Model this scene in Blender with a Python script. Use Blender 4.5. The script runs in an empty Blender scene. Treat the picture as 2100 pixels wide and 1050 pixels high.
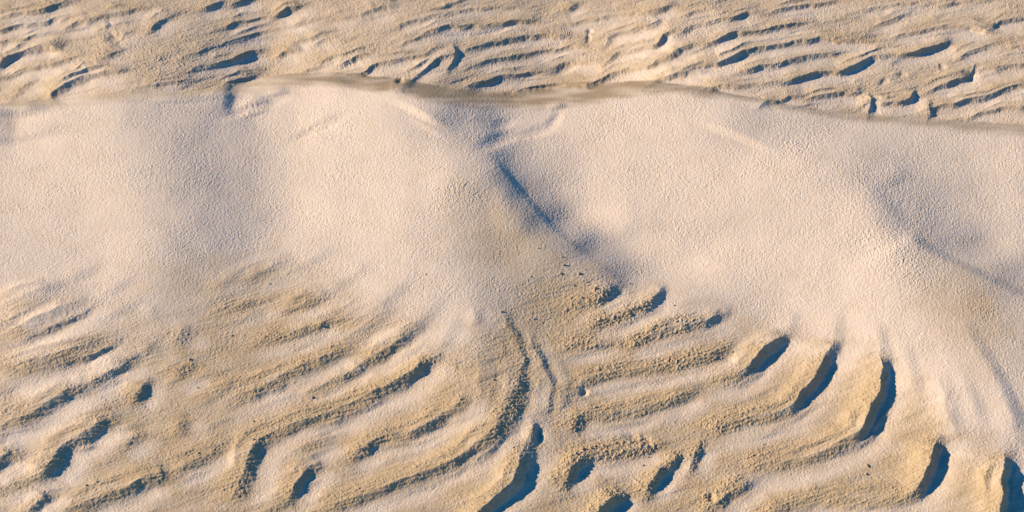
import bpy, math, random
import numpy as np
from mathutils import Vector
R = math.radians

# ------------------------------------------------------------------ camera
PITCH = R(45.0); HFOV = R(46.0); CAM_H = 8.485
scene = bpy.context.scene
cd = bpy.data.cameras.new('camera'); cam = bpy.data.objects.new('camera', cd)
scene.collection.objects.link(cam)
cam.location = (0, 0, CAM_H); cam.rotation_euler = (R(90) - PITCH, 0, 0)
cd.sensor_fit = 'HORIZONTAL'; cd.sensor_width = 36; cd.lens = 18 / math.tan(HFOV / 2)
cd.clip_end = 3000
scene.camera = cam

# ------------------------------------------------------------------ sky, sun, exposure
SUN_EL = R(23.0); SUN_AZ = R(173.0)       # azimuth measured from +X, counter-clockwise: where the sun stands
w = bpy.data.worlds.new('World'); scene.world = w; w.use_nodes = True
nt = w.node_tree; nt.nodes.clear()
sky = nt.nodes.new('ShaderNodeTexSky'); sky.sky_type = 'NISHITA'; sky.sun_disc = False
sky.sun_elevation = SUN_EL; sky.sun_rotation = math.pi / 2 - SUN_AZ
sky.air_density = 1.0; sky.dust_density = 0.0; sky.ozone_density = 6.0
hs = nt.nodes.new('ShaderNodeHueSaturation'); hs.inputs['Saturation'].default_value = 1.22
bg = nt.nodes.new('ShaderNodeBackground'); bg.inputs['Strength'].default_value = 0.088
out = nt.nodes.new('ShaderNodeOutputWorld')
nt.links.new(sky.outputs[0], hs.inputs['Color']); nt.links.new(hs.outputs[0], bg.inputs['Color'])
nt.links.new(bg.outputs[0], out.inputs['Surface'])
sl = bpy.data.lights.new('sun', 'SUN'); sl.energy = 4.6; sl.angle = R(0.5); sl.color = (1.0, 0.85, 0.62)
so = bpy.data.objects.new('sun', sl); scene.collection.objects.link(so)
to_sun = Vector((math.cos(SUN_AZ) * math.cos(SUN_EL), math.sin(SUN_AZ) * math.cos(SUN_EL), math.sin(SUN_EL)))
so.rotation_euler = (-to_sun).to_track_quat('-Z', 'Y').to_euler(); so.location = to_sun * 30 + Vector((0, 9, 0))
vs = scene.view_settings; vs.view_transform = 'Standard'; vs.look = 'None'; vs.gamma = 1; vs.use_curve_mapping = False
vs.exposure = 1.06

# ------------------------------------------------------------------ plan of the place
# The survey of the sand is kept in plan units (u to the right, v towards the viewer, about 5 mm each);
# plan() turns world metres into those units, heights in units are scaled back to metres.
FOC = 1050 / math.tan(HFOV / 2); CP, SP = math.cos(PITCH), math.sin(PITCH)
def plan(X, Y, Z):
    dy = np.maximum(Y, 2.0); dz = Z - CAM_H
    dep = np.maximum(dy * CP - dz * SP, 1.0)
    return 1050 + FOC * X / dep, 525 - FOC * (dy * SP + dz * CP) / dep, dep / FOC

def sstep(a, b, x):
    t = np.clip((x - a) / (b - a), 0, 1); return t * t * (3 - 2 * t)

def curve(us, zs):
    us = np.array(us, float); zs = np.array(zs, float)
    m = np.gradient(zs, us)
    def f(x):
        x = np.clip(x, us[0], us[-1]); i = np.clip(np.searchsorted(us, x) - 1, 0, len(us) - 2)
        h = us[i + 1] - us[i]; t = (x - us[i]) / h; t2 = t * t; t3 = t2 * t
        return ((2*t3 - 3*t2 + 1) * zs[i] + (t3 - 2*t2 + t) * h * m[i] + (3*t2 - 2*t3) * zs[i+1] + (t3 - t2) * h * m[i+1])
    return f
def cv(*p): return curve([a for a, b in p], [b for a, b in p])

_rng = np.random.RandomState(7)
PERM = np.concatenate([_rng.permutation(512)] * 3)
GA = _rng.rand(512) * 2 * np.pi; GX, GY = np.cos(GA), np.sin(GA)
def noise(x, y, seed=0):
    xi = np.floor(x).astype(np.int64); yi = np.floor(y).astype(np.int64)
    fx = x - xi; fy = y - yi
    xi = xi + seed * 37; yi = yi + seed * 91
    def g(ax, ay, dx, dy):
        h = PERM[(PERM[ax & 511] + ay) & 511]
        return GX[h] * dx + GY[h] * dy
    a = g(xi, yi, fx, fy); b = g(xi + 1, yi, fx - 1, fy)
    c = g(xi, yi + 1, fx, fy - 1); d = g(xi + 1, yi + 1, fx - 1, fy - 1)
    sx = fx*fx*fx*(fx*(fx*6-15)+10); sy = fy*fy*fy*(fy*(fy*6-15)+10)
    return (a + (b - a) * sx + (c - a) * sy + (a - b - c + d) * sx * sy) * 1.5
def fbm(x, y, n, seed=0, gain=0.5):
    s = 0; a = 1.0
    for k in range(n):
        s = s + a * noise(x * 2**k, y * 2**k, seed + k); a *= gain
    return s

# --- broad shape: the smooth bank with its spurs and bowls, lower sand in front, flat behind
ROWS = [
 (250, cv((-300,6),(0,10),(150,22),(250,28),(320,27.5),(390,24.5),(460,20),(530,17.5),(600,20),(700,31),(850,43),(900,43),(960,38),(1030,29),(1130,28),(1250,34),(1400,45),(1470,48),(1600,48),(1800,46),(1950,46),(2100,48),(2400,50))),
 (350, cv((-300,0),(0,6),(150,16),(290,25.5),(340,25.5),(400,22),(470,17),(550,13.5),(700,24),(850,37),(950,43),(1000,41),(1060,30),(1150,24),(1300,30),(1500,43),(1680,54),(1750,55),(1830,51),(1910,47),(1990,46),(2100,49),(2400,54))),
 (400, cv((-300,-3),(0,4),(150,13),(310,23),(360,22.5),(420,19),(490,14),(560,11.5),(700,22),(850,35),(945,40),(1000,38),(1035,36),(1085,26),(1140,19),(1300,25),(1500,37),(1700,49.5),(1775,52),(1850,48),(1930,42.5),(2010,40.5),(2100,43),(2400,48))),
 (450, cv((-300,-6),(0,3),(150,10),(340,19.5),(390,18.5),(450,14.5),(520,10.5),(580,9.5),(700,20),(850,33),(930,36),(1000,35),(1070,33),(1110,25),(1160,15),(1300,20),(1500,31),(1700,43),(1800,48),(1870,44),(1950,38),(2020,36),(2100,37.5),(2400,42))),
 (500, cv((-300,-7),(0,1),(180,8),(340,17),(410,14),(530,7.5),(700,15),(850,27),(930,30),(1040,28),(1120,26),(1170,21),(1230,10),(1400,14),(1600,28),(1750,39),(1835,45),(1890,43),(1960,36),(2020,30),(2100,30),(2400,34))),
 (550, cv((-300,-8),(0,0),(200,6),(330,12),(420,9),(560,4),(700,10),(850,20),(930,23),(1050,21),(1150,18),(1230,14),(1300,5),(1500,14),(1700,28),(1870,41),(1950,39),(2030,35),(2120,27),(2200,25),(2400,28))),
 (650, cv((-300,-10),(0,-4),(300,3),(560,-1),(800,6),(900,10),(980,12),(1050,8),(1100,5),(1250,3),(1400,3),(1500,0),(1600,2),(1700,10),(1900,28),(2000,31),(2100,29),(2400,12))),
 (800, cv((-300,-12),(0,-6),(560,-5),(800,-4),(900,0),(970,4),(1050,1),(1200,-6),(1500,-6),(1700,-4),(1850,5),(1950,14),(2050,18),(2120,18),(2400,2))),
 (1000, cv((-300,-14),(0,-10),(900,-8),(1050,-6),(1200,-11),(1700,-10),(1900,-4),(2000,2),(2120,5),(2400,-6))),
 (1300, cv((-300,-14),(800,-12),(2400,-12))),
]
CREST = cv((-300,250),(0,232),(100,222),(250,206),(440,197),(520,190),(620,174),(720,180),(800,192),(870,206),(950,218),(1050,221),(1150,218),(1250,205),(1350,189),(1450,196),(1600,222),(1700,241),(1850,257),(2100,279),(2400,300))
BASE = cv((-300,232),(0,214),(100,204),(250,190),(440,180),(500,168),(560,155),(640,150),(760,155),(830,163),(900,176),(960,182),(1030,189),(1120,180),(1220,171),(1300,165),(1400,172),(1450,181),(1600,210),(1700,226),(1800,236),(1950,245),(2100,256),(2400,278))
RV = np.array([r[0] for r in ROWS], float)
def bank(u, v):
    vals = [r[1](u) for r in ROWS]
    v = np.clip(v, RV[0], RV[-1]); i = np.clip(np.searchsorted(RV, v) - 1, 0, len(RV) - 2)
    A = np.stack(vals); idx = np.arange(len(u))
    h = RV[i+1] - RV[i]; t = (v - RV[i]) / h; t2 = t*t; t3 = t2*t
    z0, z1 = A[i, idx], A[i+1, idx]
    im, ip = np.maximum(i - 1, 0), np.minimum(i + 2, len(RV) - 1)
    m0 = (z1 - A[im, idx]) / (RV[i+1] - RV[im]); m1 = (A[ip, idx] - z0) / (RV[ip] - RV[i])
    return (2*t3-3*t2+1)*z0 + (t3-2*t2+t)*h*m0 + (3*t2-2*t3)*z1 + (t3-t2)*h*m1
def macro(u, v):
    vc, vb = CREST(u), BASE(u)
    L = 1.6 * bank(u, v)
    edge = 1.6 * bank(u, vc) - 0.95 * (vc - vb)
    far = sstep(0, 260, vb - v)
    flat = edge * (1 - far) + 14 * far
    B = 1 - (1 - np.clip((v - vb) / (vc - vb), 0, 1))**1.7
    return flat * (1 - B) + L * B, B

# --- crests of the ripples: (u, v, height); the steep lee side lies to the right of the walking direction
RIDGES = []
def rd(pts, h, ws=46, wl=16, b=.35, wr=40, ends=(0, 0), kind='near'):
    RIDGES.append((pts, h, ws, wl, b, wr, ends, kind))
N = rd
# near, left   (a third figure at a point is how steep and tall the crest is there)
N([(-20,640),(0,627),(60,605),(110,588),(140,575)], 11, 40, 30, .3, 30)
N([(-20,700),(0,690),(80,655),(150,622),(200,597)], 17, 40, 28, .3, 30)
N([(-30,765),(0,757),(100,737),(170,715),(215,692),(240,672)], 18, 46, 28, .4, 30)
N([(-30,880,.8),(0,873,.8),(60,852,1.1),(93,833,1.5),(133,808,1.6),(165,793,.9)], 9, 50, 18, .6, 30, (.3,.6))
N([(165,797,.8),(203,776,1.5),(227,762,1.9),(247,752,1.9),(270,739,1.2)], 8, 44, 15, .6, 26, (.2,.6))
N([(268,826),(280,815,1.3),(287,800,1.6),(298,786,1.3)], 8, 34, 16, .6, 22, (.3,.5))
N([(95,965,1.2),(113,945,1.2),(123,920,1.2),(150,903,1),(180,887,1.3),(207,869,1.6),(230,858,1)], 11, 48, 20, .7, 30, (.6,.5))
N([(225,925),(253,910),(283,896,1.3),(305,880)], 6, 40, 16, .5, 24)
N([(350,900),(362,885),(370,865),(385,845)], 5, 20, 18, .5, 24)
N([(330,790),(360,772),(385,760),(425,742)], 5, 40, 20, .5, 28)
N([(400,850,.7),(443,830,.8),(473,817,.9),(517,800,1),(567,780,1.1),(617,753,1.1),(667,733,1.2),(710,713)], 9, 40, 19, .5, 32, (0,.4))
N([(465,1035,.5),(487,1000,.7),(505,960,1),(513,928,1.4),(533,901,.8),(573,883,.8),(617,867,1.3),(660,853,1),(700,837,.8),(733,823,.8),(783,800,1.3),(820,783,1.7),(843,767,1.9),(867,748,1.9),(888,735,1.3)], 11, 46, 19, .5, 32, (.3,.5))
N([(320,980),(345,970),(380,955),(420,935),(457,912)], 7, 40, 17, .5, 28, (0,.5))
N([(520,1060),(560,1040),(585,1022)], 5, 34, 17, .4, 26, (.5,.2))
N([(0,1010),(40,990),(80,975),(110,960)], 6, 34, 18, .4, 26, (.5,.3))
N([(370,830),(400,815),(440,795),(490,778)], 4, 34, 18, .4, 26, (0,.2))
N([(560,940),(600,925),(650,905),(690,890)], 6, 36, 18, .4, 28, (0,.4))
N([(110,1060),(150,1046,1),(200,1021,1.3),(250,1008,1.4),(283,993,1.9),(307,983,1.9),(326,980,1.5)], 11, 50, 20, .55, 32, (.7,.7))
N([(590,1030),(597,1013,1.4),(613,987,1.9),(630,963,1.7),(644,954,1)], 10, 40, 17, .6, 30, (.5,.8))
N([(50,1062),(68,1043,1.4),(83,1027,1.6),(101,1011,1)], 9, 40, 16, .5, 28, (.8,.5))
N([(-25,965,1.4),(0,945,1.4),(15,935,1.3),(29,930)], 9, 40, 18, .6, 28, (.8,.6))
N([(600,812),(630,802),(665,790),(697,770,1.4)], 5, 34, 14, .4, 22, (0,.7))
N([(690,785),(725,757,1.2),(745,744,1.4)], 6, 30, 14, .5, 22, (.2,.6))
N([(735,755),(757,740,1),(777,727,1.5),(800,712,1.8),(827,697,1.3),(850,676)], 8, 34, 17, .5, 26, (.2,.3))
N([(770,705),(790,690),(830,672,1.2),(862,657),(890,640)], 5, 34, 20, .4, 28)
N([(680,715),(705,697),(740,670),(790,640),(825,612)], 6, 38, 22, .4, 28)
N([(640,680),(690,658),(727,641,1.2),(760,620)], 5, 34, 19, .4, 26)
N([(480,712),(530,700),(583,688,.8),(620,677,1),(653,667,1.5),(690,652)], 8, 40, 17, .5, 28, (0,.3))
N([(540,655),(580,640),(620,625,1.4),(657,607,1)], 7, 36, 17, .5, 26, (0,.4))
N([(470,588),(500,573),(530,560),(580,540,1.2),(614,522)], 6, 36, 20, .4, 26)
N([(425,602),(445,588),(475,570),(505,553)], 4, 30, 20, .4, 24)
N([(400,650),(430,640),(480,625),(560,605),(625,588)], 5, 40, 20, .5, 28)
N([(345,712),(358,698),(372,680),(390,657)], 4, 26, 20, .5, 22)
N([(295,735),(305,715),(318,700)], 3, 24, 20, .4, 20)
N([(295,650),(308,638),(318,622)], 2, 24, 20, .4, 20)
N([(700,945,.8),(735,930,1.3),(760,911,1.7),(783,898,1),(820,893,.7),(848,888,1.3),(873,876,1.8),(897,860,1.6),(917,846,1.1),(942,830,.9),(950,805)], 10, 42, 17, .5, 28, (.2,.3))
N([(640,1050,.7),(700,1030,.8),(750,1014,1.1),(800,998,1.4),(843,981,1.5),(887,967,1.6),(917,953,1.9),(947,937,1.9),(980,912,1.2),(1007,887,.9),(1027,860,.7),(1040,838,.6),(1050,810,.6),(1060,785,.7),(1066,765,.7)], 11, 46, 19, .5, 32, (.5,.2))
N([(975,1060,1.6),(990,1046,1.6),(1013,1026,1.6),(1033,1009,1.6),(1053,992,1.6),(1058,973,1.6),(1064,953,1.4),(1070,925,.8),(1080,905)], 13, 46, 19, .5, 34, (1,.3))
N([(1088,905),(1092,893,1.6),(1092,880,1.4),(1088,868)], 6, 22, 12, .6, 18, (.5,.4))
# the two runnels in the middle
N([(1065,768),(1075,742,1.3),(1070,725),(1058,700),(1048,680,1.1),(1035,655,.8),(1024,628,.6)], 2.8, 24, 11, .6, 14, (.6,.3))
N([(1118,858),(1122,830,1.2),(1130,805,1.2),(1128,785,1.3),(1118,762,1.3),(1105,740),(1095,718),(1085,690)], 3.2, 24, 11, .6, 16, (.3,.1))
N([(985,860),(1000,820),(1010,780),(1012,740)], 4, 26, 18, .4, 20)
N([(970,680),(975,650),(972,620)], 3, 20, 14, .4, 16)
# middle right: brown backs with pale hollows
N([(1110,725),(1135,713),(1180,706),(1250,701),(1320,690)], 6, 36, 16, .5, 24)
N([(1180,800,1),(1193,780,1),(1233,770,.9),(1300,758,1),(1400,746,.9),(1460,728,.9),(1492,706,1.1)], 8, 40, 17, .6, 28, (.4,.5))
N([(1172,880),(1180,864,1.2),(1193,851,1),(1233,852,.9),(1300,843,.9),(1350,830,1.1),(1400,812,1.2),(1420,800)], 9, 40, 17, .6, 28, (.5,.4))
N([(1155,995,1.2),(1167,975,1.8),(1175,955,1.7),(1200,937,1.1),(1233,930,.9),(1300,927,.9),(1350,912)], 10, 40, 17, .6, 30, (.5,.3))
N([(1220,1062,1.7),(1235,1046,1.8),(1250,1030,1.9),(1268,1017,1.4)], 12, 40, 17, .6, 30, (.9,.5))
N([(1322,1015),(1330,1003,1.5),(1343,980,1.9),(1362,957,1.4)], 10, 34, 16, .6, 26, (.4,.5))
N([(1372,960),(1378,947,1.5),(1388,932)], 7, 26, 13, .5, 20, (.5,.4))
N([(1200,632),(1215,620),(1235,605,1.3),(1264,583,1)], 7, 34, 17, .5, 24, (.1,.3))
N([(1190,672),(1233,660,.8),(1283,643,.9),(1333,620,1.5),(1353,598,1.8)], 8, 36, 16, .5, 26, (.1,.5))
N([(1270,710),(1310,697,.9),(1350,681,.9),(1400,668,.9),(1450,660,1.3),(1485,640,1.3)], 8, 36, 17, .5, 26, (.2,.3))
N([(1140,640),(1180,625),(1215,600)], 3, 30, 20, .4, 24)
N([(1433,773,.6),(1467,772,.6),(1510,768,.9),(1532,757,1.5),(1545,740,1.9),(1567,717,2.1),(1593,702,1.6),(1613,680,.7)], 11, 44, 18, .55, 34, (.3,.3))
N([(1440,888,.6),(1467,877,.6),(1503,863,.7),(1560,855,.8),(1600,847,1.1),(1627,836,1.5),(1640,810,1.8),(1667,783,1.9),(1680,757,1.9),(1688,735,1.5),(1704,715,1.2),(1710,692,.8)], 11, 46, 18, .55, 34, (.2,.3))
N([(1510,945,.5),(1560,950,.6),(1600,949,.6),(1650,940,.7),(1683,929,.8),(1717,911,1),(1763,893,1.6),(1777,857,2),(1793,827,2.1),(1803,797,2),(1806,765,1.4),(1804,725,.8)], 13, 50, 19, .5, 38, (.2,.3))
N([(1560,1062,.6),(1597,1045,.8),(1630,1025,.7),(1680,1015,.6),(1750,1022,.6),(1830,1022,.7),(1875,1015,1.3),(1893,983,2.1),(1903,960,2.1),(1907,933,2),(1922,903,1.2)], 13, 50, 19, .55, 38, (.6,.4))
N([(1958,888),(1940,857),(1937,820),(1925,780),(1915,750)], 6, 36, 24, .25, 26, (.5,0))
N([(2040,1075,2),(2050,1045,2),(2051,1010,2.1),(2050,980,2),(2056,958,1.5),(2062,930)], 14, 50, 19, .5, 38, (1,.3))
N([(2085,930),(2080,880),(2060,830),(2045,790)], 5, 36, 28, .25, 26)
N([(1445,1050),(1463,1037,1.2),(1500,1010,1.3),(1542,981,1.2)], 8, 40, 18, .5, 30, (.5,.4))
N([(1408,975),(1416,955,1.3),(1423,930,1.3),(1437,908)], 5, 26, 13, .5, 22, (.3,.4))
# edges and faint ribs on the bank
def S(p, h, ws=90, wl=20, wr=60, ends=(.3, .2)): rd(p, h, ws, wl, .3, wr, ends, 'soft')
S([(1265,575,.2),(1230,550,.4),(1180,513,.8),(1130,475),(1090,430),(1050,383),(1020,345),(1000,325)], 1.8, 60, 16, 50, (.5,.1))
S([(2150,650),(2100,619),(2040,589),(1950,548),(1880,510),(1850,480)], 4.5, 90, 26, 60, (1,.1))
S([(1860,480),(1820,440),(1790,410),(1760,370)], 2.5, 60, 30, 50, (0,0))
S([(2110,940),(2080,870),(2050,800),(2010,730),(1970,670),(1930,620)], 4, 60, 26, 50, (0,0))
S([(2010,900),(1995,840),(1975,790),(1960,740)], 3, 40, 24, 40, (0,0)); S([(1880,850),(1870,790),(1850,720),(1830,670)], 3, 40, 24, 40, (0,0))
N([(900,1040),(960,970),(1010,900),(1035,840),(1048,790),(1040,740),(1020,690),(1008,640)], 5, 40, 30, .1, 30, (0,0))
N([(1085,960),(1092,900),(1100,840),(1108,790),(1098,745),(1080,705),(1065,680)], 2.5, 24, 24, .1, 20, (0,0))
N([(880,850),(905,790),(925,730),(930,680)], 4, 40, 30, .2, 30, (0,0)); N([(960,860),(980,800),(985,740),(970,690)], 4, 34, 24, .2, 24, (0,0))
N([(1140,880),(1150,830),(1150,780),(1140,740)], 4, 24, 18, .2, 20, (0,0))
S([(-25,305),(-16,268),(-12,240),(-14,222)], 8, 80, 40, 60, (.2,.2)); S([(450,238),(458,205),(466,180)], 4.5, 40, 20, 40, (0,.3))
for q in ([(820,690),(850,668),(880,635),(905,590)], [(750,640),(790,612),(825,580),(850,540)], [(660,600),(700,575),(740,548),(770,515)], [(610,545),(650,522),(690,492)], [(885,735),(905,700),(925,660),(935,620)], [(120,575),(170,555),(220,530)], [(210,600),(250,575),(290,545)], [(200,655),(250,630),(300,600)], [(1710,692),(1712,660),(1705,630)], [(1804,725),(1800,690),(1790,655)], [(1612,680),(1620,655),(1622,630)]):
    S([(a, c, 1.2 - .3 * i) for i, (a, c) in enumerate(q)], 2.6, 34, 22, 30, (.4, 0))
S([(790,195),(840,215),(880,238),(940,268)], 5, 50, 16, 40, (0,0))
S([(830,232),(880,258),(930,285)], 2.5, 40, 14, 40, (0,0))
S([(1415,238),(1470,258),(1540,282),(1610,312)], 5, 60, 18, 50, (0,0))
S([(-30,234),(0,232),(50,228),(110,221)], 9, 30, 14, 30, (1,0)); S([(-20,285),(30,278),(80,272),(130,262)], 5, 40, 16, 30, (.5,0))
S([(630,275),(660,258),(700,240)], 3, 40, 12, 30, (0,0)); S([(290,204),(370,206),(440,204)], 2.5, 20, 8, 20, (0,0)); S([(535,195),(565,192),(600,188)], 4, 20, 8, 20, (0,0)); S([(480,235),(530,222),(565,210)], 5, 40, 16, 30, (0,0))
S([(1120,225),(1135,219),(1165,217)], 4, 16, 8, 16, (0,0)); S([(1790,378),(1830,362),(1870,352)], 2, 40, 24, 40, (0,0))
# far flat
def F(pts, h=5, ws=34, wl=13, b=.45, wr=26, ends=(.3, .6)): rd(pts, h, ws, wl, b, wr, ends, 'far')
F([(-20,40),(0,37),(50,28),(90,25),(103,16),(130,8)], 6)
F([(-20,70),(0,65),(43,53),(97,47),(110,38),(130,33)], 6)
F([(-20,97),(0,92),(20,87),(50,83),(63,75),(93,68)], 6)
F([(115,66),(123,62),(140,55),(165,47),(192,38)], 4)
F([(185,46),(193,42),(213,33),(233,28),(267,22),(310,14)], 4.5)
F([(210,60),(220,55),(235,49),(252,49)], 5)
F([(0,137),(13,126),(33,112),(53,103),(83,99),(110,98),(133,108)], 6, ends=(.8,.1))
F([(-20,175),(0,165),(20,152),(37,146),(67,140),(110,133),(130,127),(160,115)], 6)
F([(112,193,1),(120,187,1.1),(143,170,1.1),(173,159,1.1),(190,153,.7),(233,148,.6),(270,142,.5)], 9, 40, 16, .5, 28, (.8,.2))
F([(120,162),(132,156),(153,146),(168,138)], 5)
F([(28,200),(35,193),(50,177),(68,166)], 5)
F([(375,118,.6),(390,112,.6),(433,98,.6),(467,87,.8),(485,83,.5),(520,72,.8),(535,64,.5),(567,55,.5),(607,50,.8),(640,42,.7)], 6)
F([(360,154,.6),(400,140,.6),(433,131,.6),(470,128,.5),(490,116,.9),(513,109,1),(530,105,.9)], 6, ends=(.1,.8))
F([(560,38),(577,30),(593,20),(623,11)], 6)
F([(445,60),(460,55),(500,45),(533,38),(560,33)], 4)
F([(470,12),(493,5),(515,-3)], 6); F([(400,20),(413,17),(440,13),(470,2)], 4)
F([(300,68),(312,58),(333,40),(362,29)], 4); F([(600,90),(640,78),(665,68)], 4); F([(640,95),(655,85),(680,78)], 3.5)
F([(910,15),(930,8),(952,0)], 6); F([(750,25),(765,20),(795,17)], 4)
F([(660,45),(700,37),(733,30),(783,18),(800,12)], 3.5)
F([(790,62),(820,53),(857,40),(900,30),(950,20),(1000,15),(1050,13),(1085,17)], 4, ends=(.2,.2))
F([(810,96),(827,90),(860,75),(887,63),(908,57),(940,55),(1000,53),(1033,47),(1067,43),(1120,45)], 5.5, ends=(.2,.2))
F([(940,108),(967,100),(1017,88),(1050,79),(1083,75),(1133,73),(1180,78)], 5.5, ends=(.2,.2))
F([(960,140),(977,133),(1000,125),(1033,120),(1083,112),(1117,108),(1143,100),(1187,98)], 4.5)
F([(690,138),(700,133),(727,120),(760,112)], 5.5)
F([(680,158),(710,153),(745,152),(763,137),(790,127),(833,120),(867,110),(895,99)], 5, ends=(.3,.5))
F([(836,173),(845,165),(867,143),(887,130),(903,121)], 5, 22, 12, .5, 20)
F([(922,138),(928,128),(933,116),(932,104)], 6, 16, 10, .5, 14, (.4,.7))
F([(940,185),(957,180),(987,170),(1017,160),(1050,157),(1083,152),(1127,146)], 5, ends=(.3,.3))
F([(1015,195),(1033,190),(1067,187),(1117,178),(1167,175),(1220,172),(1250,157),(1273,143),(1317,140),(1333,133),(1357,122),(1380,113),(1403,105)], 5, ends=(.3,.5))
F([(1120,142),(1135,136),(1167,127),(1220,129)], 4.5)
F([(1240,135),(1247,127),(1263,110),(1300,103),(1333,97),(1352,85),(1362,70),(1400,63)], 6.5, ends=(.4,.5))
F([(1236,98),(1243,90),(1250,73),(1283,67),(1327,55),(1343,46)], 4.5)
F([(1130,55),(1157,50),(1200,43),(1233,35),(1283,30),(1333,27),(1370,16)], 4.5, ends=(.2,.8))
F([(1150,24),(1165,18),(1182,10)], 5)
F([(1325,178),(1335,172),(1357,160),(1400,152),(1430,147)], 4.5)
F([(1385,38),(1400,32),(1427,22),(1450,20),(1476,26)], 3.5)
F([(1565,33),(1573,30),(1587,23),(1627,13),(1683,7),(1735,1)], 5)
F([(1390,72),(1400,63),(1413,53),(1467,43),(1500,40),(1527,30),(1546,30)], 6, ends=(.9,.5))
F([(1740,30),(1753,23),(1800,15),(1850,8),(1895,6)], 4)
F([(1390,106),(1400,100),(1417,92),(1460,90),(1483,78),(1503,67),(1540,68),(1583,62),(1633,50),(1683,42),(1737,40)], 6, ends=(.9,.4))
F([(1790,54),(1800,50),(1827,43),(1847,30),(1860,27)], 5.5)
F([(1385,152),(1400,147),(1433,133),(1452,129),(1477,133),(1500,120),(1517,107),(1567,97),(1617,90),(1667,83),(1690,80),(1733,82),(1800,85)], 6.5, ends=(.4,.1))
F([(1810,86),(1827,80),(1867,68),(1917,55),(1967,53),(2017,62),(2057,73)], 4.5, ends=(.2,.1))
F([(1505,150),(1517,147),(1543,143),(1560,133),(1587,133),(1627,123),(1650,117),(1700,113),(1735,107)], 5.5, ends=(.3,.2))
F([(1600,175),(1613,170),(1633,160),(1667,153),(1700,150),(1720,153),(1740,140),(1767,130),(1790,118),(1813,115),(1833,112),(1867,110),(1907,103),(1937,90)], 7, ends=(.3,.7))
F([(1955,127),(1967,120),(1993,103),(2017,97),(2040,90)], 4)
F([(1890,196),(1900,190),(1920,180),(1947,170),(1977,160,1.1),(1991,141,1.2)], 5, ends=(.4,.9))
F([(1905,222),(1920,218),(1967,213),(2017,200),(2067,183),(2110,174)], 6, ends=(.6,.8))
F([(1415,187),(1435,183),(1467,180),(1517,175),(1567,173),(1613,168)], 4, ends=(.3,.3))
F([(1560,216),(1570,211),(1600,203),(1630,199)], 4.5); F([(1640,209),(1652,205),(1683,198),(1727,192),(1750,192)], 6, ends=(.2,.8))
F([(1775,214),(1783,210),(1817,213),(1858,210),(1868,197)], 5, ends=(.6,.9))
F([(1782,235),(1785,222),(1783,209)], 4.5, 14, 10, .5, 14, (.3,.9)); F([(1904,240),(1906,230),(1904,217)], 4, 14, 10, .5, 14, (.3,.9))
F([(1990,145),(2030,140),(2070,136),(2120,128)], 4); F([(1960,245),(2000,235),(2060,222),(2120,215)], 3.5)
F([(2030,60),(2044,50),(2070,40),(2110,34)], 3.5); F([(1900,14),(1940,8),(1980,2),(2040,0)], 3); F([(2060,100),(2085,96),(2120,92)], 3.5)
F([(440,190),(452,182),(473,170),(500,160),(525,153)], 6.5, 30, 18, .4, 26, (.2,.3))
F([(210,120),(235,110),(262,98)], 3.5); F([(225,92),(245,82),(265,68)], 3); F([(280,180),(330,172),(380,166)], 3)
F([(560,120),(585,108),(620,98)], 4); F([(640,130),(670,120),(700,112)], 3.5); F([(610,150),(640,140),(668,132)], 3)
F([(-20,140),(-5,133),(15,124)], 4)

# lesser ripples riding beside the larger ones
srng = random.Random(11)
for (pts, h, ws, wl, b, wr, ends, kind) in list(RIDGES):
    P = [p[:2] for p in pts]; length = sum(math.hypot(c[0] - a[0], (c[1] - a[1]) * 1.41) for a, c in zip(P[:-1], P[1:]))
    if kind == 'soft' or b < .3 or length < (110 if kind == 'near' else 70): continue
    for side in ((-1, 1) if kind == 'near' else (-1,)):
        off = side * (srng.uniform(22, 34) if kind == 'near' else srng.uniform(15, 21)); lo = srng.randint(0, max(0, len(P) // 3)); hi = len(P) - srng.randint(0, max(0, len(P) // 3))
        if hi - lo < 3: lo, hi = 0, len(P)
        Q = []
        for i in range(lo, hi):
            a, c = P[max(i - 1, 0)], P[min(i + 1, len(P) - 1)]
            tx, ty = c[0] - a[0], (c[1] - a[1]) * 1.41; n = math.hypot(tx, ty)
            o2 = off * (.75 + .5 * srng.random())
            Q.append((P[i][0] - ty / n * o2 + srng.uniform(-4, 4), P[i][1] + tx / n * o2 / 1.41, srng.uniform(.5, 1.25)))
        rd(Q, h * (.36 if kind == 'near' else .5), 18 if kind == 'near' else 14, 9 if kind == 'near' else 8, .3, 14, (0, 0), kind)

# --- hollows and small heaps: (u, v, radius along, radius across, angle, height)
SPOTS = [(485,203,42,20,-35,-3),(1035,254,24,11,-15,-3),(1137,246,16,9,-35,-2.5),(1025,285,45,14,-22,-4),(1100,270,40,10,-15,-3),
 (520,222,50,9,-15,-4),(655,262,50,9,-25,-3),
 (820,167,8,6,0,-6),(822,175,24,14,-10,4),(918,112,16,9,0,3),(236,80,16,10,0,-6),(1990,152,14,12,0,-5),(1813,167,10,6,-40,-2.5),(1850,153,9,6,0,-2.5),(1933,137,8,6,0,-2.5),(2043,53,9,5,0,-2),(1963,6,10,5,0,-2.5),
 (1458,1022,9,9,0,-6),(1325,905,14,10,40,-5),(1300,900,16,10,30,-4),(1103,893,10,12,0,-6),(90,960,40,24,-30,5),
 (393,762,22,10,-20,-3),(1197,803,8,8,-60,-5),(1157,143,26,9,-25,-4),(1210,62,6,5,0,-3),(1207,78,5,10,0,-3),(200,118,30,12,-10,3)]

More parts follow.
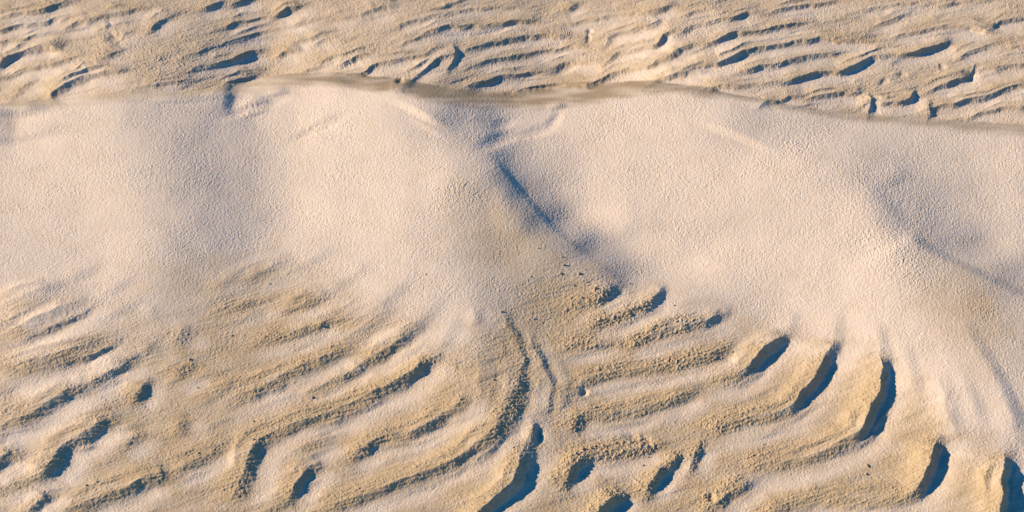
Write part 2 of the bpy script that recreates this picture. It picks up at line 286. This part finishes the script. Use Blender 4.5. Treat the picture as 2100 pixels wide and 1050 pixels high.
def chaikin(P, n=2):
    for _ in range(n):
        Q = [P[0]]
        for a, b in zip(P[:-1], P[1:]):
            Q += [a * .75 + b * .25, a * .25 + b * .75]
        P = Q + [P[-1]]
    return P
ASP = 1.41
def ridge_field(u, v, shape, out, lee, bod):
    for (pts, h, ws, wl, b, wr, ends, kind) in RIDGES:
        P = np.array(chaikin([np.array(list(p) + [1.0] * (3 - len(p)), float) for p in pts])); P[:, 1] *= ASP
        seg = np.hypot(*np.diff(P[:, :2], axis=0).T); cum = np.concatenate([[0], np.cumsum(seg)])
        n = max(6, int(cum[-1] / 4)); tt = np.linspace(0, cum[-1], n)
        Q = np.stack([np.interp(tt, cum, P[:, 0]), np.interp(tt, cum, P[:, 1])], 1)
        T = np.gradient(Q, axis=0); T /= np.linalg.norm(T, axis=1)[:, None]
        fac = np.interp(tt, cum, P[:, 2])
        f = tt / cum[-1]; e0 = min(.3, 45 / cum[-1]) if ends[0] else .45; e1 = min(.25, 35 / cum[-1]) if ends[1] else .45
        H = h * (ends[0] + (1 - ends[0]) * sstep(0, e0, f)) * (ends[1] + (1 - ends[1]) * sstep(0, e1, 1 - f))
        if kind == 'near': fac = np.where(fac > 1, 1 + (fac - 1) * (.42 if np.mean([p[0] for p in pts]) < 960 else .8), fac); h2 = .72 * fac; ws = ws * .78; wa = wl * 1.6 / (.5 + .5 * fac)
        elif kind == 'far': h2 = .86 * fac; ws = ws * .8; wa = wl * .9 * np.ones(n)
        else: h2 = .8 * fac; wa = wl * 1.3 * np.ones(n)
        H *= h2
        wob = np.random.RandomState(int(abs(pts[0][0] * 7 + pts[0][1]))); k = max(2, int(cum[-1] / 60))
        H *= 1 + (.3 if kind == 'far' else .08) * np.interp(f, np.linspace(0, 1, k + 1), wob.randn(k + 1))
        rad = max(ws * 2, wa.max() + wr * 2.2)
        sel = np.nonzero((u > Q[:, 0].min() - rad) & (u < Q[:, 0].max() + rad) & (v * ASP > Q[:, 1].min() - rad) & (v * ASP < Q[:, 1].max() + rad))[0]
        if len(sel) == 0: continue
        pu = u[sel]; pv = v[sel] * ASP
        if kind != 'soft':                    # a wavering crest
            wv = 5.0 if kind == 'far' else 4.0
            pu = pu + wv * noise(u[sel] / 34, pv / 34, 3) + 1.3 * noise(u[sel] / 11, pv / 11, 5)
            pv = pv + wv * noise(u[sel] / 34, pv / 34, 4) + 1.3 * noise(u[sel] / 11, pv / 11, 6)
        best = np.full(len(sel), 1e9); bi = np.zeros(len(sel), int)
        for q in range(n):
            d2 = (pu - Q[q, 0])**2 + (pv - Q[q, 1])**2
            m = d2 < best; best[m] = d2[m]; bi[m] = q
        du = pu - Q[bi, 0]; dv = pv - Q[bi, 1]
        d = -T[bi, 1] * du + T[bi, 0] * dv          # signed: right of the walk is the lee
        al = np.abs(T[bi, 0] * du + T[bi, 1] * dv)
        endm = (bi == 0) | (bi == n - 1)
        fade = np.where(endm, np.exp(-(al / 16)**2), 1)
        hh = H[bi] * fade; wl = wa[bi]
        st = np.exp(-(d / ws)**2) * 0.8 + 0.2 * np.exp(-np.abs(d) / (ws * .4))
        dd = np.maximum(d, 0); wx = {'near': .35, 'far': .6, 'soft': 0}[kind]
        le = (1 + {'near': .6, 'far': 1, 'soft': 1}[kind] * b) * (wx * np.exp(-dd / (.42 * wl)) + (1 - wx) * (1 - sstep(0, wl, d))) - {'near': .6, 'far': 1, 'soft': 1}[kind] * b * np.exp(-(np.maximum(0, d - wl) / wr)**2)
        pr = np.where(d < 0, st, le)
        out[sel] += hh * pr
        if kind != 'soft':
            k2 = np.minimum(hh / 4.5, 1.2)
            lee[sel] = np.maximum(lee[sel], k2 * np.where(d > wl * .6, np.exp(-((d - wl * 1.6) / (wr * .8))**2), 0) * fade)
            bod[sel] = np.maximum(bod[sel], k2 * np.where(d < 0, np.exp(-(d / ws)**2), (1 - sstep(wl * .3, wl * .9, d))) * fade)

# ------------------------------------------------------------------ the sand surface as a mesh
def grow(start, step, end, ratio=1.16):
    r = []; p = start; s = abs(step); sg = 1 if end > start else -1
    while abs(p - start) < abs(end - start):
        s *= ratio; p += sg * s; r.append(p)
    return r
DX = .0085
xs = list(np.arange(-7.7, 7.7 + DX / 2, DX))
xs = sorted(grow(-7.7, DX, -400)) + xs + grow(7.7, DX, 400)
ys = []; y = 4.7
while y < 14.6:
    ys.append(y); y += .0078 + .0045 * sstep(5, 14, np.array(y))
ys = sorted(grow(4.7, .008, -60)) + ys + grow(ys[-1], .0125, 900)
xs = np.array(xs, float); ys = np.array(ys, float); nx, ny = len(xs), len(ys)
XX, YY = np.meshgrid(xs, ys); X = XX.ravel(); Y = YY.ravel()
print('sand verts', nx * ny)

# the broad shape is found by a few rounds of refinement, first on every fourth line
u0, v0, s0 = plan(X, Y, 0 * X)
ci = np.unique(np.concatenate([np.arange(0, ny, 4), [ny - 1]])); cj = np.unique(np.concatenate([np.arange(0, nx, 4), [nx - 1]]))
Xc, Yc = [a.ravel() for a in np.meshgrid(xs[cj], ys[ci])]; zc = np.zeros(len(Xc)); sc = plan(Xc, Yc, 0 * Xc)[2]
for _ in range(16):
    u, v, _s = plan(Xc, Yc, zc); zc = .45 * zc + .55 * macro(u, v)[0] * sc
Zc = zc.reshape(len(ci), len(cj))
Z = np.stack([np.interp(xs, xs[cj], row) for row in Zc])
Z = np.stack([np.interp(ys, ys[ci], Z[:, j]) for j in range(nx)], 1).ravel()
for _ in range(3):
    u, v, _s = plan(X, Y, Z); m, B = macro(u, v); Z = .45 * Z + .55 * m * s0
u, v, _s = plan(X, Y, Z); m, B = macro(u, v)

rid = np.zeros(len(X)); lee = np.zeros(len(X)); bod = np.zeros(len(X))
ridge_field(u, v, None, rid, lee, bod)
for (su, sv, ra, rb, an, h) in SPOTS:
    sel = np.nonzero((np.abs(u - su) < 3 * ra + 3 * rb) & (np.abs(v - sv) < 3 * ra + 3 * rb))[0]
    c, s = math.cos(R(an)), math.sin(R(an))
    du, dv = u[sel] - su + 2 * noise(u[sel] / 9, v[sel] / 7, 8), v[sel] - sv + 1.5 * noise(u[sel] / 9, v[sel] / 7, 9)
    a = (du * c + dv * s) / ra; b2 = (-du * s + dv * c) / rb
    rid[sel] += h * np.exp(-(a * a + b2 * b2)**1.3)

# where the rippled sand in front begins
ONSET = cv((-300,600),(0,600),(120,600),(250,640),(330,640),(430,580),(600,530),(720,600),(850,650),(930,700),(1000,640),(1050,600),(1110,520),(1180,520),(1270,570),(1380,610),(1500,640),(1600,670),(1720,700),(1810,720),(1900,800),(1960,880),(2040,900),(2100,950),(2400,950))
on = sstep(-10, 60, v - ONSET(u) + 14 * noise(u / 40, v / 30, 11))
far = 1 - B
inside = sstep(-40, 20, u) * sstep(-40, 20, 2100 - u) * sstep(-30, 10, v) * sstep(-40, 10, 1050 - v)
# ripples outside the surveyed patch
ang = R(-24); q = v * ASP * math.cos(ang) - u * math.sin(ang) + 26 * noise(u / 160, v / 90, 14)
ph = (q / 62) % 1.0
saw = np.where(ph < .72, ph / .72, 1 - (ph - .72) / .28); saw = saw * saw * (3 - 2 * saw) - .5
angf = R(-15); qf = v * ASP * math.cos(angf) - u * math.sin(angf) + 24 * noise(u / 190, v / 60, 17) + 5 * noise(u / 40, v / 20, 18)
phf = (qf / 43) % 1.0; sawf = np.where(phf < .78, phf / .78, 1 - (phf - .78) / .22)
saw = np.where(far > .5, sawf * sawf * (3 - 2 * sawf) - .5, saw)
outr = (far + on) * saw * np.where(inside > .5, 1, 1) * ((1 - inside) * (6 + 5 * noise(u / 90, v / 60, 15)) + inside * (1 - .9 * np.exp(-((u - 1060) / 130)**2 - ((v - 620) / 80)**2)) * np.clip(.8 + 1.8 * noise(u / 70, v / 45, 16), 0, 2.0))
core = (X > -7.8) & (X < 7.8) & (Y > 4.6) & (Y < 14.8)
rid += np.where(core, outr, 0)

band0 = sstep(0, 4, v - BASE(u)) * sstep(520, 600, u)
# crumbly and lumpy texture of the rippled sand, grain of the whole surface
rough = np.clip(far * .5 + on * (0.4 + .5 * np.clip(bod, 0, 1)) - .6 * np.clip(lee, 0, 1), 0, 1.2)
slip = np.exp(-(((v - 3 - (CREST(u) + BASE(u)) / 2)) / np.maximum(6, .62 * (CREST(u) - BASE(u))))**4) * sstep(12, 26, CREST(u) - BASE(u))
rough *= 1 - .85 * slip * sstep(470, 560, u) * 1.0
sx = u * .97 - v * ASP * .24; sy = v * ASP * .97 + u * .24
lum = .6 * fbm(sx / 30, sy / 17, 3, 20) + (.4 - .25 * far) * noise(u / 6.0, v * ASP / 6.0, 30)
patch = sstep(-.1, .45, noise(u / 75, v / 45, 40))
crumb = np.abs(noise(u / 12, v * ASP / 11, 41)) + .6 * np.abs(noise(u / 6, v * ASP / 6, 42))
ridd = 1.5 * noise(sx / 60, sy / 22, 45)
crz = on * (np.exp(-((u - 1290) / 190)**4 - ((v - 640) / 130)**4) + np.exp(-((u - 1330) / 260)**4 - ((v - 950) / 120)**4) + .7 * np.exp(-((u - 1075) / 60)**2 - ((v - 830) / 130)**2) + .25 * np.exp(-((u - 620) / 300)**4 - ((v - 840) / 170)**4)) * np.clip(.25 + bod, 0, 1) * (1 - np.clip(lee, 0, 1))
lumps = np.minimum(np.clip(noise(u / 4.6, v * ASP / 4.6, 46) - .2, 0, 1) * 5, 1.1) + np.minimum(np.clip(noise(u / 8, v * ASP / 7, 47) - .3, 0, 1) * 6, 1.3) + np.minimum(np.clip(noise(u / 16, v * ASP / 12, 57) - .3, 0, 1) * 6, 1.3)
farcr = far * (np.exp(-((u - 330) / 130)**2 - ((v - 130) / 35)**2) + .6 * np.exp(-((u - 740) / 90)**2 - ((v - 80) / 40)**2) + .5 * np.exp(-((u - 1830) / 110)**2 - ((v - 150) / 60)**2) + .25)
micro = np.minimum(np.clip(noise(u / 4.2, v * ASP / 4.2, 58) - .05, 0, 1) * 2.2, .9) + np.minimum(np.clip(noise(u / 7.5, v * ASP / 7, 59) - .1, 0, 1) * 2.5, 1.0)
strk = noise((u * .95 - v * ASP * .31) / 38, (v * ASP * .95 + u * .31) / 8, 87) + .6 * noise((u * .9 - v * ASP * .43) / 22, (v * ASP * .9 + u * .43) / 5, 88)
tex = 1.0 * strk * (on * (1 - .8 * np.clip(lee, 0, 1)) * (.35 + .65 * np.clip(bod, 0, 1)) + .45 * far * (1 - band0) * (1 - .7 * np.clip(lee, 0, 1))) + .62 * (on * (1 - .85 * np.clip(lee, 0, 1)) * (.5 + .5 * np.clip(bod, 0, 1)) * sstep(-.5, .3, noise(u / 60, v / 40, 52)) + .35 * far * (1 - .85 * np.clip(lee, 0, 1)) * (1 - band0)) * micro + (1.1 * crz + .75 * on * np.clip(bod - .3, 0, .5) * sstep(0, .5, noise(u / 50, v / 35, 48) + .15) + .5 * np.clip(farcr, 0, 1.2) * (1 - .6 * np.clip(lee, 0, 1)) * sstep(-.3, .5, noise(u / 30, v / 18, 49))) * lumps * .9 + 1.0 * crz * (crumb - .35) + rough * (.7 * lum + 1.1 * patch * (crumb - .4) + ridd * (.3 + .5 * far))
wk = _rng.randn(ny, nx); wk = (wk + .5 * np.roll(wk, 1, 0) + .5 * np.roll(wk, 1, 1)) / 1.22
grain = wk.ravel() * .145 + .07 * noise(u / 4.3, v * ASP / 4.3, 50) + .05 * noise(u / 9, v * ASP / 9, 51)
coarse = np.exp(-((u - 1640) / 50)**2 - ((v - 300) / 25)**2) + np.exp(-(((u - 1820) * .7 - (v - 480) * .7) / 70)**2 - (((v - 480) * .7 + (u - 1820) * .7) / 130)**2) + np.exp(-((u - 930) / 60)**2 - ((v - 385) / 30)**2)
grain *= 1.3 * np.clip(.92 + .35 * noise(u / 150, v / 80, 53) + .25 * noise(u / 50, v / 30, 54), .55, 1.3)
grain *= 1 + .9 * np.clip(coarse, 0, 1)
grain *= 1 - .2 * sstep(.2, .8, slip)
soft = .9 * noise(u / 120, v / 60, 60) * (B) + .35 * noise(u / 45, v / 28, 61) * B
tot = rid + tex + grain + soft
Z = Z + tot * s0 * np.where(core, 1, .0) + np.where(core, 0, .03 * noise(X / 3, Y / 3, 70))

# what the sand is made of: pale dry dust (1) over brown damp sand (0); damp = darker still
stk = noise((u * .93 - v * ASP * .36) / 80, (v * ASP * .93 + u * .36) / 22, 86); onw = sstep(-60, 110, v - ONSET(u) + 30 * stk + 14 * noise(u / 40, v / 30, 11)); smooth_bank = B * (1 - onw)
tan_spur = np.exp(-((u - 1030 - .25 * (v - 480)) / 95)**2 - ((v - 490) / 110)**2) + np.exp(-(((u - 1990) * .8 - (v - 640) * .6) / 90)**2 - (((v - 640) * .8 + (u - 1990) * .3) / 90)**2) + .6 * np.exp(-((u - 380) / 110)**2 - ((v - 570) / 50)**2)
pale = smooth_bank * (1 - .65 * np.clip(tan_spur, 0, 1)) + onw * (.14 + .3 * sstep(500, 150, u + .4 * (v - 700)) - .3 * np.clip(bod, 0, 1) + .6 * np.clip(lee, 0, 1)) + far * (.38 + .55 * np.clip(lee, 0, 1) - .2 * np.clip(bod, 0, 1))
pale += .16 * on * stk + .16 * noise(u / 60, v / 34, 80) + .10 * noise(u / 16, v / 11, 81)
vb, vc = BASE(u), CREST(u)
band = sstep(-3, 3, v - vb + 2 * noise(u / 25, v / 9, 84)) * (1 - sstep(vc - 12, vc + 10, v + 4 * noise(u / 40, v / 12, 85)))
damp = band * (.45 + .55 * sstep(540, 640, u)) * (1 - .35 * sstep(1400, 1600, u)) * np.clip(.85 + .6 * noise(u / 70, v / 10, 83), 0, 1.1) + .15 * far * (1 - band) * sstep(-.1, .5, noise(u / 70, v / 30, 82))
pale = np.clip(pale, 0, 1); damp = np.clip(damp, 0, 1)

# ------------------------------------------------------------------ materials
def sand_material():
    mt = bpy.data.materials.new('sand'); mt.use_nodes = True; t = mt.node_tree; n = t.nodes; n.clear(); L = t.links.new
    o = n.new('ShaderNodeOutputMaterial'); p = n.new('ShaderNodeBsdfPrincipled'); L(p.outputs[0], o.inputs[0])
    p.inputs['Roughness'].default_value = .92; p.inputs['Specular IOR Level'].default_value = .18
    a = n.new('ShaderNodeAttribute'); a.attribute_name = 'pale'; d = n.new('ShaderNodeAttribute'); d.attribute_name = 'damp'
    def mix(fac, c1, c2, bt='MIX'):
        m = n.new('ShaderNodeMix'); m.data_type = 'RGBA'; m.blend_type = bt
        for i, x in ((0, fac), (6, c1), (7, c2)):
            if hasattr(x, 'links'): L(x, m.inputs[i])
            else: m.inputs[i].default_value = x
        return m.outputs[2]
    c = mix(a.outputs['Fac'], (.395, .277, .16, 1), (.555, .437, .338, 1))
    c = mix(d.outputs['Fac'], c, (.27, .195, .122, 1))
    tc = n.new('ShaderNodeTexCoord')
    def nz(scale, det):
        k = n.new('ShaderNodeTexNoise'); k.inputs['Scale'].default_value = scale; k.inputs['Detail'].default_value = det
        L(tc.outputs['Object'], k.inputs['Vector']); return k
    g = nz(160, 3); r = n.new('ShaderNodeMapRange'); r.inputs[1].default_value = .3; r.inputs[2].default_value = .7; r.inputs[3].default_value = .84; r.inputs[4].default_value = 1.14
    L(g.outputs['Fac'], r.inputs[0])
    cc = n.new('ShaderNodeCombineColor'); [L(r.outputs[0], cc.inputs[i]) for i in range(3)]
    c = mix(1.0, c, cc.outputs[0], 'MULTIPLY')
    L(c, p.inputs['Base Color'])
    b1 = n.new('ShaderNodeBump'); b1.inputs['Strength'].default_value = .6; b1.inputs['Distance'].default_value = .003
    L(nz(130, 2).outputs['Fac'], b1.inputs['Height'])
    L(b1.outputs[0], p.inputs['Normal'])
    return mt
SAND = sand_material()
def pebble_material(name, col):
    mt = bpy.data.materials.new(name); mt.use_nodes = True; t = mt.node_tree; p = t.nodes['Principled BSDF']
    p.inputs['Roughness'].default_value = .75
    k = t.nodes.new('ShaderNodeTexNoise'); k.inputs['Scale'].default_value = 60; k.inputs['Detail'].default_value = 4
    tc = t.nodes.new('ShaderNodeTexCoord'); t.links.new(tc.outputs['Object'], k.inputs['Vector'])
    cr = t.nodes.new('ShaderNodeValToRGB'); cr.color_ramp.elements[0].position = .3; cr.color_ramp.elements[1].position = .7
    cr.color_ramp.elements[0].color = [x * .7 for x in col] + [1]; cr.color_ramp.elements[1].color = list(col) + [1]
    t.links.new(k.outputs['Fac'], cr.inputs[0]); t.links.new(cr.outputs[0], p.inputs['Base Color'])
    return mt

# ------------------------------------------------------------------ link the sand: far flat, bank, rippled foreground
I = np.arange(nx * ny).reshape(ny, nx)
QUADS = np.stack([I[:-1, :-1].ravel(), I[:-1, 1:].ravel(), I[1:, 1:].ravel(), I[1:, :-1].ravel()], 1)
zone = np.where(B < .5, 0, np.where(on < .5, 1, 2)); qz = zone[QUADS[:, 0]]
def sand_object(name, k):
    q = QUADS[qz == k]; used, inv = np.unique(q, return_inverse=True); q = inv.reshape(-1, 4)
    me = bpy.data.meshes.new(name); me.vertices.add(len(used)); me.loops.add(q.size); me.polygons.add(len(q))
    me.vertices.foreach_set('co', np.stack([X[used], Y[used], Z[used]], 1).astype(np.float32).ravel())
    me.loops.foreach_set('vertex_index', q.astype(np.int32).ravel())
    me.polygons.foreach_set('loop_start', np.arange(0, q.size, 4, dtype=np.int32))
    me.polygons.foreach_set('use_smooth', np.zeros(len(q), bool))
    me.update(calc_edges=True)
    for an, arr in (('pale', pale), ('damp', damp)):
        at = me.attributes.new(an, 'FLOAT', 'POINT'); at.data.foreach_set('value', arr[used].astype(np.float32))
    me.materials.append(SAND)
    o = bpy.data.objects.new(name, me); scene.collection.objects.link(o); o['kind'] = 'structure'
    return o
sand_object('sand_flat', 0)['label'] = 'low rippled sand flat stretching away behind the smooth bank'
sand_object('sand_bank', 1)['label'] = 'pale smooth sand bank with scalloped spurs across the middle'
sand_object('sand_ripples', 2)['label'] = 'brown rippled sand with deep blue shadowed hollows in front'

# ------------------------------------------------------------------ pebbles lying on the sand
UF, VF, _ = plan(X, Y, Z); near_ok = np.nonzero(core & (UF > -20) & (UF < 2120) & (VF > -20) & (VF < 1080))[0]; UF = UF[near_ok]; VF = VF[near_ok]
MATS = [pebble_material('tan_stone', (.36, .27, .17)), pebble_material('grey_stone', (.26, .22, .18)), pebble_material('pale_shell', (.6, .52, .43))]
PEB = [
 (1778,956,6.0,0,'larger of two close tan pebbles casting pointed shadows left of the rightmost long shadowed hollow'),
 (1776,972,4.6,0,'smaller tan pebble just below its bigger twin, left of the rightmost long shadowed hollow'),
 (1553,922,4.5,0,'tan pebble alone on the smooth brown back below the middle of the right-hand ripples'),
 (1564,911,2.6,0,'tiny pebble just above a bigger pebble on the brown back of the right-hand ripples'),
 (1326,916,6.0,2,'pale pebble with a pointed shadow beside the crumbled pit at bottom centre-right'),
 (1319,955,4.0,0,'tan pebble below the pale pebble of the crumbled pit at bottom centre-right'),
 (1329,937,3.0,0,'tiny pebble between the pale pebble and the tan one below the crumbled pit'),
 (1501,721,3.6,0,'tan pebble just left of the first big shadowed hollow on the right'),
 (1322,771,3.0,2,'pale chip lying in the second pale trough right of the twin runnels'),
 (1012,778,4.2,0,'tan pebble on the ridge left of the twin runnels'),
 (1028,640,5.0,1,'grey pebble at the very head of the left runnel'),
 (1104,509,3.0,0,'small pebble highest up the tan spur in the centre'),
 (1088,567,2.6,0,'tiny pebble on smooth tan sand left of the pebble cluster on the centre spur'),
 (1152,527,3.2,0,'small pebble at the top of the cluster below the dark edge of the centre spur'),
 (1156,543,5.5,1,'biggest grey pebble in the cluster below the dark edge of the centre spur'),
 (1150,561,4.2,0,'tan pebble directly below the biggest grey pebble of the centre spur cluster'),
 (1188,562,5.2,1,'grey pebble at the left end of the row of pebbles on the centre spur'),
 (1199,552,3.0,0,'tiny pebble at the top right of the centre spur cluster'),
 (1205,578,3.2,0,'small pebble midway along the slanting row on the centre spur'),
 (1177,587,4.0,0,'tan pebble below the slanting row on the centre spur'),
 (1222,592,5.2,1,'grey pebble at the right end of the slanting row on the centre spur'),
 (1193,610,3.4,0,'tan pebble lower left of two small ones under the centre spur cluster'),
 (1208,617,3.0,0,'tan pebble lower right of two small ones under the centre spur cluster'),
 (1292,581,3.0,0,'small pebble at the edge of pale sand right of the centre spur cluster'),
 (1382,626,3.4,0,'tan pebble on the pale sand edge above the right-hand brown ripples'),
 (1342,668,4.2,0,'tan pebble on the crumbly brown back below the second short ripple right of the centre'),
 (1094,654,3.2,0,'small tan pebble on smooth sand right of the left runnel head'),
 (872,562,2.6,0,'lone tiny pebble on the smooth slope left of the centre spur'),
 (390,738,4.8,1,'dark grey pebble above the lavender hollow in the left ripples'),
 (405,795,3.8,1,'grey pebble in the pale sand below the lavender hollow on the left'),
 (640,815,5.0,1,'dark grey pebble on the back of the longest left-hand ripple'),
 (521,864,4.2,1,'grey pebble above the curled end of the longest left-hand ripple'),
 (520,902,4.2,1,'grey pebble right on the curled end of the longest left-hand ripple'),
 (406,929,4.2,1,'grey pebble on the brown back left of the curled ripple end'),
 (177,996,5.0,1,'dark pebble on the brown back above the long shadow at bottom left'),
 (199,987,4.0,1,'smaller dark pebble just right of its neighbour at bottom left'),
 (475,688,3.8,0,'tan pebble at the left tip of the upper left-hand ripple'),
 (553,582,3.2,0,'small pebble on the highest faint ripple of the left side'),
 (658,666,4.6,1,'dark pebble at the right tip of a shadowed crest left of centre'),
]
prng = random.Random(5)
def pebble_mesh(k):
    import bmesh
    bm = bmesh.new(); bmesh.ops.create_icosphere(bm, subdivisions=3, radius=1.0)
    ax = [Vector((prng.gauss(0, 1), prng.gauss(0, 1), prng.gauss(0, 1))).normalized() for _ in range(9)]
    cut = [prng.uniform(.55, .85) for _ in ax]
    for vtx in bm.verts:                       # chipped flats give the stone its corners
        for a, c in zip(ax, cut):
            e = vtx.co.dot(a) - c
            if e > 0: vtx.co -= a * e * .92
        vtx.co.z *= .85
        vtx.co *= 1 + .03 * math.sin(9 * vtx.co.x + 5 * vtx.co.y + k)
    me = bpy.data.meshes.new('pebble'); bm.to_mesh(me); bm.free()
    me.polygons.foreach_set('use_smooth', np.ones(len(me.polygons), bool)); return me
for k, (pu, pv, r, mi, label) in enumerate(PEB):
    i = near_ok[np.argmin((UF - pu)**2 + (VF - pv)**2)]
    me = pebble_mesh(k); me.materials.append(MATS[mi]); o = bpy.data.objects.new('pebble', me); scene.collection.objects.link(o)
    rr = r * float(s0[i]) * .64
    o.location = (X[i], Y[i], Z[i] + rr * .22); o.scale = (rr * prng.uniform(.9, 1.25), rr * prng.uniform(.8, 1.1), rr * prng.uniform(.85, 1.15))
    o.rotation_euler = (prng.uniform(-.3, .3), prng.uniform(-.3, .3), prng.uniform(0, 6.28))
    o['label'] = label; o['category'] = 'pebble'; o['group'] = 'pebbles scattered over the sand'
